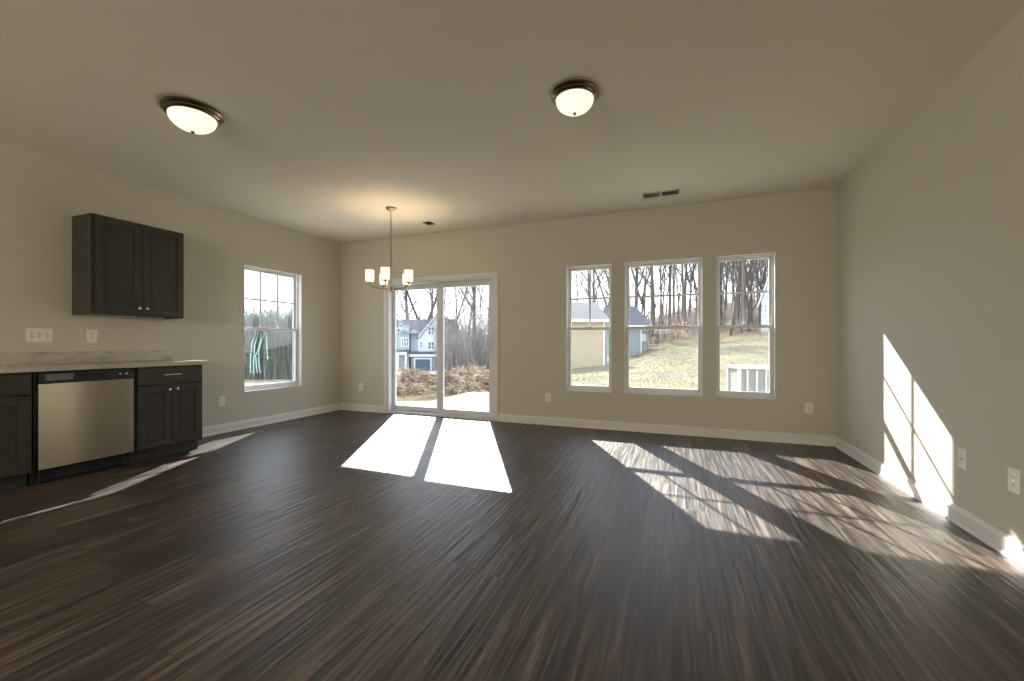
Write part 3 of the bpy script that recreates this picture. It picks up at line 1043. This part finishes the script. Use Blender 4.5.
def tree(kind, u, D, scale, rz, label, group=None, far=False, wide=1.0):
    x, y = spot(u, D)
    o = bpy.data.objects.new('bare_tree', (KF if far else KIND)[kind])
    COL.objects.link(o)
    o.location = (x, y, ground(x, y) - .02)
    o.rotation_euler = (0, 0, rz)
    o.scale = (scale * wide, scale * wide, scale)
    return tag(o, label, 'tree', group)


# seen over the blue house, through the left half of the glass door
tree('thick', 409.5, 80, 1.7, 0.4, 'dark bare tree behind the blue house roof, through left door pane', 'trees behind the blue house', wide=1.9)
tree('forked', 423, 82, 2.1, 1.1, 'forked bare tree rising over the blue house gable', 'trees behind the blue house', wide=1.9)
tree('tall', 431, 80, 1.8, 2.2, 'straight bare tree behind the blue house, nearest the door stile', 'trees behind the blue house', wide=1.9)
tree('leaning', 398, 84, 2.0, 2.9, 'leaning bare tree over the blue house, leftmost in the door', 'trees behind the blue house', wide=1.9)
# right half of the glass door
tree('forked', 452, 36, 1.0, .3, 'forked bare tree just right of the door stile', 'trees through the right door pane')
tree('tall', 458, 43, 1.1, 1.4, 'tall bare tree left of centre in right door pane', 'trees through the right door pane')
tree('thick', 474, 30, .95, 2.0, 'thickest bare trunk in the right door pane', 'trees through the right door pane')
tree('slim', 481, 38, 1.0, .7, 'slim bare tree near the door handle side', 'trees through the right door pane')
tree('tall', 487, 46, 1.1, 2.7, 'tall bare tree at right edge of the right door pane', 'trees through the right door pane')
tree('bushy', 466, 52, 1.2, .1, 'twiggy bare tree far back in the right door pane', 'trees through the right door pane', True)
rg = random.Random(5)
WORDS = {'slim': 'slim bare tree', 'tall': 'tall straight bare tree', 'forked': 'forked bare tree', 'leaning': 'leaning bare tree', 'bushy': 'twiggy bare tree', 'thick': 'thick-trunked bare tree', 'polelike': 'pole-thin bare tree'}


def grove(u0, u1, n, d0, d1, place, group, kinds=('slim', 'tall', 'forked', 'leaning', 'bushy', 'thick', 'polelike'), avoid=None):
    for k in range(n):
        u = u0 + (u1 - u0) * (k + rg.uniform(.1, .9)) / n
        D = rg.uniform(d0, d1)
        kd = kinds[rg.randrange(len(kinds))]
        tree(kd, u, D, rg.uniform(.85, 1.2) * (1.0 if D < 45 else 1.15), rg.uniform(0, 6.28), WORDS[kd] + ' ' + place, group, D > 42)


grove(566, 616, 14, 34, 60, 'behind the tan outbuilding, through the window nearest the door', 'trees through the first back window')
grove(624, 706, 26, 33, 62, 'in the woods past the lawn, through the wide middle window', 'trees through the middle window')
grove(712, 780, 34, 33, 66, 'in the dense woods seen through the window nearest the right wall', 'trees through the last back window')
grove(712, 780, 22, 66, 92, 'far back up the wooded slope, through the window nearest the right wall', 'trees through the last back window', ('bushy', 'slim', 'forked'))
grove(440, 492, 9, 52, 75, 'deep in the woods, through the right door pane', 'trees through the right door pane')
tree('slim', 252, 44, .62, .4, 'slim bare tree at left in the left wall window', 'trees through the left wall window')
tree('bushy', 272, 46, .6, 1.4, 'twiggy bare tree in the middle of the left wall window', 'trees through the left wall window')
tree('polelike', 281, 40, .62, 2.4, 'pole-thin bare trunk right of centre in the left wall window', 'trees through the left wall window')
tree('leaning', 299, 42, .7, 3.0, 'leaning bare tree at right in the left wall window', 'trees through the left wall window')

# dense undergrowth: countless thin stems
def thicket(name, u0, u1, n, d0, d1, h0, h1, m, label, seed):
    rg = random.Random(seed)
    b = MB()
    for k in range(n):
        D = d0 + (d1 - d0) * rg.random()
        x, y = spot(rg.uniform(u0, u1), D)
        z = ground(x, y) - .1
        H = rg.uniform(h0, h1)
        lx, ly = rg.gauss(0, .16) * H, rg.gauss(0, .16) * H
        r_ = rg.uniform(.012, .034)
        p = [Vector((x, y, z)), Vector((x + lx * .4, y + ly * .4, z + H * .5)), Vector((x + lx, y + ly, z + H))]
        b.tube(p, [r_, r_ * .7, .005], 3, False)
        for q in range(4):
            f = rg.uniform(.2, .9)
            s = p[0].lerp(p[2], f)
            e_ = s + Vector((rg.gauss(0, .35), rg.gauss(0, .35), rg.uniform(.1, .8))) * (H * .3)
            b.tube([s, e_], [r_ * .55, .005], 3, False)
    me = bpy.data.meshes.new(name)
    me.from_pydata(b.v, [], b.f)
    me.materials.append(m)
    o = bpy.data.objects.new(name, me)
    COL.objects.link(o)
    return tag(o, label, 'undergrowth', kind='stuff')


thicket('thicket', 440, 520, 1900, 24, 48, 1.6, 4.6, M['stem'], 'grey tangled undergrowth below the trees, through the right door pane', 1)
thicket('thicket', 600, 790, 1500, 33, 62, .6, 2.6, M['stem'], 'brown grey undergrowth along the wood edge above the lawn', 2)
M['hedge'] = noise_mat('hazy_hedge_stems', [(.10, .115, .095), (.20, .22, .19)], scale=.8, rough=.95)
thicket('hedgerow', 225, 330, 3600, 19.5, 27, 2.2, 3.9, M['hedge'], 'grey green hedgerow outside the left wall window', 3)

# bushy evergreens beyond the left window
def leaf_tree(u, D, H, label, seed):
    rg = random.Random(seed)
    x, y = spot(u, D)
    r = tag(empty('evergreen_tree', (x, y, ground(x, y))), label, 'tree', 'evergreens outside the left window')
    MB().tube([(0, 0, -.3), (.05, 0, H * .5), (0, .05, H * .9)], [.12, .08, .02], 6).build('trunk', M['bark'], r)
    b = MB()
    for k in range(1500):
        t = rg.random() ** .8
        z = H * (.12 + .88 * t)
        rad = H * .24 * (1 - t) ** .7 * (.55 + .45 * rg.random()) + .05
        a = rg.uniform(0, 2 * PI)
        c = Vector((rad * math.cos(a), rad * math.sin(a), z))
        e1 = Vector((rg.gauss(0, 1), rg.gauss(0, 1), rg.gauss(0, 1))).normalized() * .16
        e2 = Vector((rg.gauss(0, 1), rg.gauss(0, 1), rg.gauss(0, 1))).normalized() * .09
        b.add([c - e1, c + e2, c + e1, c - e2], [(0, 1, 2, 3)])
    b.build('foliage', M['needle'], r)


leaf_tree(249, 48, 5.4, 'dull green tree at the left of the left wall window', 1)
leaf_tree(275, 50, 6.0, 'dull green tree in the middle of the left wall window', 2)
leaf_tree(291, 46, 4.4, 'small dull green tree at the right of the left wall window', 3)
leaf_tree(262, 55, 4.6, 'low dull green tree between the left and middle evergreens', 4)

# ------------------------------------------------------------------ brush pile
def pile_h(u, D):
    s = max(0, 1 - abs((D - 12.2) / 2.2) ** 2.2)
    t = .42 + .10 * math.sin(u * .11) + .06 * math.sin(u * .29 + 1) + (.10 if u > 440 else 0) - (.0022 * max(0, 410 - u) * 1.0) - max(0, u - 476) * .006
    return s * max(t, 0.0)


r = tag(empty('brush_pile', (0, 0, 0)), 'long heap of tan cut brush beyond the patio', 'brush pile', kind='stuff')
vs, fs = [], []
nu, nd = 120, 24
rg = random.Random(3)
for i in range(nd + 1):
    D = 9.9 + 4.6 * i / nd
    for j in range(nu + 1):
        u = 372 + 150 * j / nu
        x, y = spot(u, D)
        vs.append((x, y, ground(x, y) - .05 + pile_h(u, D) + rg.uniform(-.05, .05) * (pile_h(u, D) > .05)))
for i in range(nd):
    for j in range(nu):
        a = i * (nu + 1) + j
        fs.append((a, a + 1, a + nu + 2, a + nu + 1))
b = MB()
b.add(vs, fs)
o = b.build('heap', M['twig'], r)
o['kind'] = 'stuff'
b = MB()
for k in range(5200):
    D, u = rg.uniform(10.1, 14.0), rg.uniform(376, 516)
    hh = pile_h(u, D)
    if hh < .04:
        continue
    x, y = spot(u, D)
    c = Vector((x, y, ground(x, y) - .04 + hh + rg.uniform(0, .05)))
    d = Vector((rg.gauss(0, 1), rg.gauss(0, 1), rg.gauss(0, .35))).normalized() * rg.uniform(.06, .30)
    b.tube([c - d, c + Vector((0, 0, .015)), c + d], [.009, .011, .004], 3, False)
me = bpy.data.meshes.new('cut_branches')
me.from_pydata(b.v, [], b.f)
me.materials.append(M['twig'])
o = bpy.data.objects.new('cut_branches', me)
COL.objects.link(o)
o.parent = r
o['kind'] = 'stuff'

# dry grass blades on the lawn
rg = random.Random(9)
b = MB()
for k in range(30000):
    D = 8.5 * (30 / 8.5) ** rg.random()
    u = rg.uniform(556, 790)
    x, y = spot(u, D)
    if .9 < x < 1.75 and 8.3 < y < 9.4:
        continue
    z = ground(x, y)
    a = rg.uniform(0, 6.28)
    H = rg.uniform(.02, .07)
    wd_ = .004 + .0004 * D
    lx, ly = rg.gauss(0, .05), rg.gauss(0, .05)
    b.add([(x - wd_ * math.cos(a), y - wd_ * math.sin(a), z - .02), (x + wd_ * math.cos(a), y + wd_ * math.sin(a), z - .02), (x + lx, y + ly, z + H)], [(0, 1, 2)])
for k in range(5000):
    D = rg.uniform(9.3, 10.6)
    u = rg.uniform(385, 505)
    x, y = spot(u, D)
    if x > -4.7 and y < 9.2:
        continue
    z = ground(x, y)
    a = rg.uniform(0, 6.28)
    H = rg.uniform(.03, .09)
    b.add([(x - .01 * math.cos(a), y - .01 * math.sin(a), z - .02), (x + .01 * math.cos(a), y + .01 * math.sin(a), z - .02), (x + rg.gauss(0, .05), y + rg.gauss(0, .05), z + H)], [(0, 1, 2)])
me = bpy.data.meshes.new('dry_grass')
me.from_pydata(b.v, [], b.f)
me.materials.append(M['straw'])
o = bpy.data.objects.new('dry_grass', me)
COL.objects.link(o)
tag(o, 'dry yellow grass blades over the lawn', 'grass', kind='stuff')

# ------------------------------------------------------------------ condenser unit outside the last window
x0, x1, y0, y1, z1 = 1.00, 1.62, 8.55, 9.20, .675
zb = ground(1.3, 8.9)
r = tag(empty('air_conditioner', ((x0 + x1) / 2, (y0 + y1) / 2, zb), math.radians(11)), 'white outdoor condenser box with slotted sides below the last window', 'air conditioner')
hx, hy, ht = (x1 - x0) / 2, (y1 - y0) / 2, z1 - zb
MB().box(-hx - .12, hx + .12, -hy - .12, hy + .12, -.05, .06).build('pad', M['concrete'], r)
MB().box(-hx + .03, hx - .03, -hy + .03, hy - .03, .061, ht - .06).build('coil', M['acgrey'], r)
b = MB()
for sx_ in (-1, 1):
    for sy_ in (-1, 1):
        b.box(sx_ * hx - (.05 if sx_ > 0 else 0), sx_ * hx + (.05 if sx_ < 0 else 0), sy_ * hy - (.05 if sy_ > 0 else 0), sy_ * hy + (.05 if sy_ < 0 else 0), .061, ht - .055)
b.box(-hx, hx, -hy, hy, .0605, .11)
b.build('cabinet_frame', M['acwhite'], r)
b = MB()
for k in range(1, 4):
    xx = -hx + 2 * hx * k / 4
    b.box(xx - .014, xx + .014, -hy - .002, -hy + .028, .11, ht - .055)
b.build('grille_bar', M['acwhite'], r)
MB().box(-hx - .012, hx + .012, -hy - .012, hy + .012, ht - .055, ht).build('top_cover', M['acwhite'], r, bevel=.015)
MB().lathe([(.22, 0), (.23, .006), (.21, .012), (0, .014)], (0, 0, ht), 28).build('fan_guard', M['acgrey'], r)

# ------------------------------------------------------------------ houses
def house_frame(name, u, D, base_z, label):
    """root at bearing u, range D, local x along the camera-right heading, local y away"""
    x, y = spot(u, D)
    return tag(empty(name, (x, y, base_z), YAW), label, 'house')


# blue gabled house down the slope (66 m away)
D = 66.0
k = D / FPX
UC = 424.0
zg = EYE - (371.0 - V0) * k
r = house_frame('blue_house', UC, D, zg - .6, 'pale blue gabled house with a garage, through the left door pane')
X = lambda u: (u - UC) * k
Z = lambda v: EYE + (V0 - v) * k - (zg - .6)


def part(name, m, b, parent=None, label=None):
    o = b.build(name, m, parent or r)
    if label:
        o['label'] = label
    return o


part('gable_wall', M['blue_siding'], MB().prism([(X(418.2), 0), (X(452), 0), (X(452), Z(333)), (X(437), Z(314.5)), (X(418.2), Z(335))], 0, 9.0))
part('wing_wall', M['blue_siding'], MB().box(X(408.5), X(418.2), 1.6, 10, 0, Z(333)))
part('side_wall', M['tealwall'], MB().box(X(388), X(408.5), .4, 10, 0, Z(327)), label='teal siding wall on the left')
b = MB()
b.add([(X(386), -.1, Z(327.5)), (X(410.0), -.1, Z(333.5)), (X(420), 1.0, Z(333.0)), (X(433), 5.6, Z(316.5)), (X(386), 5.6, Z(318))], [(0, 1, 2, 3, 4)])
b.add([(X(386), 11, Z(327.5)), (X(452), 11, Z(333)), (X(452), 5.6, Z(317)), (X(386), 5.6, Z(318))], [(0, 1, 2, 3)])
part('main_roof', M['shingle'], b)
b = MB()
for s, (ua, va, ub, vb) in enumerate(((416.8, 337.2, 437, 313.3), (454, 335.5, 437, 313.3))):
    b.add([(X(ua), -.4, Z(va)), (X(ub), -.4, Z(vb)), (X(ub), 9.3, Z(vb)), (X(ua), 9.3, Z(va)), (X(ua), -.4, Z(va) - .22), (X(ub), -.4, Z(vb) - .22), (X(ub), 9.3, Z(vb) - .22), (X(ua), 9.3, Z(va) - .22)],
          [(0, 1, 2, 3), (7, 6, 5, 4), (0, 4, 5, 1), (1, 5, 6, 2), (2, 6, 7, 3), (3, 7, 4, 0)])
part('gable_roof', M['shingle'], b)
part('rake_board', M['whitetrim'], MB().prism([(X(417.6), Z(337.0)), (X(437), Z(314.3)), (X(437), Z(315.6)), (X(418.6), Z(337.2))], -.45, -.42))


def hwin(ua, ub, va, vb, y, cols=2, rows=2):
    f = MB().ring(X(ua), X(ub), Z(vb), Z(va), y - .08, y, .12).build('window', M['whitetrim'], r)
    MB().box(X(ua) + .1, X(ub) - .1, y - .05, y - .01, Z(vb) + .1, Z(va) - .1).build('pane', M['darkpane'], f)
    g = MB()
    for c in range(1, cols):
        xx = X(ua) + (X(ub) - X(ua)) * c / cols
        g.box(xx - .07, xx + .07, y - .07, y - .045, Z(vb) + .1, Z(va) - .1)
    for c in range(1, rows):
        zz = Z(vb) + (Z(va) - Z(vb)) * c / rows
        g.box(X(ua) + .1, X(ub) - .1, y - .07, y - .045, zz - .04, zz + .04)
    if cols > 1 or rows > 1:
        g.build('window_bars', M['whitetrim'], f)


hwin(427.8, 434.6, 326.6, 334.6, 0)
hwin(427.8, 434.6, 341.6, 349.4, 0)
hwin(419.6, 422.6, 341.6, 347.6, 0, 1)
hwin(400.4, 408.2, 337.6, 346.6, .4, 3, 2)
hwin(396.4, 400.0, 327.5, 332.5, .4, 1, 1)
part('skirt_roof', M['shingle'], MB().prism([(X(411.5), Z(355.0)), (X(452.5), Z(355.0)), (X(452.5), Z(351.5)), (X(413), Z(351.5))], -1.2, 1.6))
part('beam', M['whitetrim'], MB().box(X(411.5), X(453), -1.35, -1.2, Z(356.4), Z(354.2)))
part('garage_surround', M['deepblue_siding'], MB().box(X(413), X(437), -1.1, -.02, 0, Z(356.0)))
gd = part('garage_frame', M['whitetrim'], MB().ring(X(415.6), X(433.0), Z(373), Z(357.6), -1.2, -1.08, .22))
part('garage_door', M['garage'], MB().box(X(416.8), X(431.8), -1.14, -1.11, Z(372), Z(358.8)))
part('porch_beam', M['whitetrim'], MB().box(X(392), X(408.8), -1.4, -1.1, Z(354.6), Z(351.8)))
for uu in (400.0, 408.0, 446.0, 450.5):
    part('column', M['whitetrim'], MB().box(X(uu) - .14, X(uu) + .14, -1.4, -1.12, 0, Z(354.4)))
part('porch_roof', M['shingle'], MB().prism([(X(390), Z(351.8)), (X(409), Z(351.8)), (X(409), Z(349.5)), (X(390), Z(349.5))], -1.5, .38))

# tan outbuilding
D = 23.0
k = D / FPX
UC = 570.0
zg = EYE - (371.0 - V0) * k
r = house_frame('tan_outbuilding', UC, D, zg - .5, 'low tan building with grey roof, through the window nearest the door')
r['category'] = 'outbuilding'
Z = lambda v: EYE + (V0 - v) * k - (zg - .5)
part('wall', M['tan_siding'], MB().box(X(528), X(604), 0, 6.0, 0, Z(321)))
part('corner_board', M['whitetrim'], MB().box(X(603.0), X(605.0), -.03, .12, 0, Z(321)))
b = MB()
b.prism([(-.5, Z(321.5)), (-.5, Z(319.6)), (3.2, Z(296.5)), (6.5, Z(319.6)), (6.5, Z(321.5))], X(526), X(607.5))
b.v = [(y, x, z) for x, y, z in b.v]
part('roof', M['shingle'], b)
part('fascia', M['whitetrim'], MB().box(X(526), X(607.5), -.56, -.505, Z(322.4), Z(319.8)))
part('downspout', M['slate_siding'], MB().box(X(606.0), X(607.6), .1, .2, 0, Z(321)))

# slate-blue outbuilding seen at the left of the middle window
D = 31.0
k = D / FPX
UC = 632.0
zg = EYE - (358.0 - V0) * k
r = house_frame('slate_outbuilding', UC, D, zg - .6, 'slate blue building with grey roof at left of the middle window')
r['category'] = 'outbuilding'
Z = lambda v: EYE + (V0 - v) * k - (zg - .6)
part('wall', M['slate_siding'], MB().box(X(612), X(641), 0, 5.0, 0, Z(325)))
part('side_wall', M['slate_siding'], MB().box(X(641), X(649), .5, 5.0, 0, Z(325)))
part('corner_board', M['whitetrim'], MB().box(X(640.4), X(641.6), -.03, .09, 0, Z(325)))
b = MB()
b.add([(X(610), -.4, Z(326)), (X(651), -.4, Z(326)), (X(651), 5.4, Z(326)), (X(610), 5.4, Z(326)), (X(612), 2.5, Z(303)), (X(645.5), 2.5, Z(303))], [(0, 1, 5, 4), (1, 2, 5), (2, 3, 4, 5), (3, 0, 4), (0, 3, 2, 1)])
part('roof', M['shingle'], b)
part('fascia', M['whitetrim'], MB().box(X(610), X(651), -.44, -.41, Z(327.2), Z(325.6)))
hwin(643.4, 647.4, 334, 341, .5, 1, 2)

# white house at the right edge of the last window
D = 31.5
k = D / FPX
UC = 778.0
zg = EYE - (335.0 - V0) * k
r = house_frame('white_house', UC, D, zg - 1.0, 'white gabled house glimpsed at right edge of the last window')
r.rotation_euler = (0, 0, YAW - math.atan((UC - U0) / FPX))
Z = lambda v: EYE + (V0 - v) * k - (zg - 1.0)
part('gable_wall', M['white_siding'], MB().prism([(X(763.5), 0), (X(812), 0), (X(812), Z(300)), (X(787), Z(228)), (X(763.5), Z(300))], 0, 8))
b = MB()
for ua, va, ub, vb in ((760.5, 304.5, 787, 224), (814, 304.5, 787, 224)):
    b.add([(X(ua), -.4, Z(va)), (X(ub), -.4, Z(vb)), (X(ub), 8.4, Z(vb)), (X(ua), 8.4, Z(va)), (X(ua), -.4, Z(va) - .25), (X(ub), -.4, Z(vb) - .25), (X(ub), 8.4, Z(vb) - .25), (X(ua), 8.4, Z(va) - .25)],
          [(0, 1, 2, 3), (7, 6, 5, 4), (0, 4, 5, 1), (1, 5, 6, 2), (2, 6, 7, 3), (3, 7, 4, 0)])
part('roof', M['whitetrim'], b)
hwin(765.4, 769.4, 303, 313, 0, 1, 2)

# ------------------------------------------------------------------ translucent teal strands over the left window
def lp(u, v, X_):
    d = FV + RV * ((u - U0) / FPX)
    t = X_ / d.x
    return d.y * t, EYE + (V0 - v) / FPX * t


r = tag(empty('window_film', (XL - .057, 0, 0)), 'thin translucent teal strands over the lower pane of the left window', 'plastic film')
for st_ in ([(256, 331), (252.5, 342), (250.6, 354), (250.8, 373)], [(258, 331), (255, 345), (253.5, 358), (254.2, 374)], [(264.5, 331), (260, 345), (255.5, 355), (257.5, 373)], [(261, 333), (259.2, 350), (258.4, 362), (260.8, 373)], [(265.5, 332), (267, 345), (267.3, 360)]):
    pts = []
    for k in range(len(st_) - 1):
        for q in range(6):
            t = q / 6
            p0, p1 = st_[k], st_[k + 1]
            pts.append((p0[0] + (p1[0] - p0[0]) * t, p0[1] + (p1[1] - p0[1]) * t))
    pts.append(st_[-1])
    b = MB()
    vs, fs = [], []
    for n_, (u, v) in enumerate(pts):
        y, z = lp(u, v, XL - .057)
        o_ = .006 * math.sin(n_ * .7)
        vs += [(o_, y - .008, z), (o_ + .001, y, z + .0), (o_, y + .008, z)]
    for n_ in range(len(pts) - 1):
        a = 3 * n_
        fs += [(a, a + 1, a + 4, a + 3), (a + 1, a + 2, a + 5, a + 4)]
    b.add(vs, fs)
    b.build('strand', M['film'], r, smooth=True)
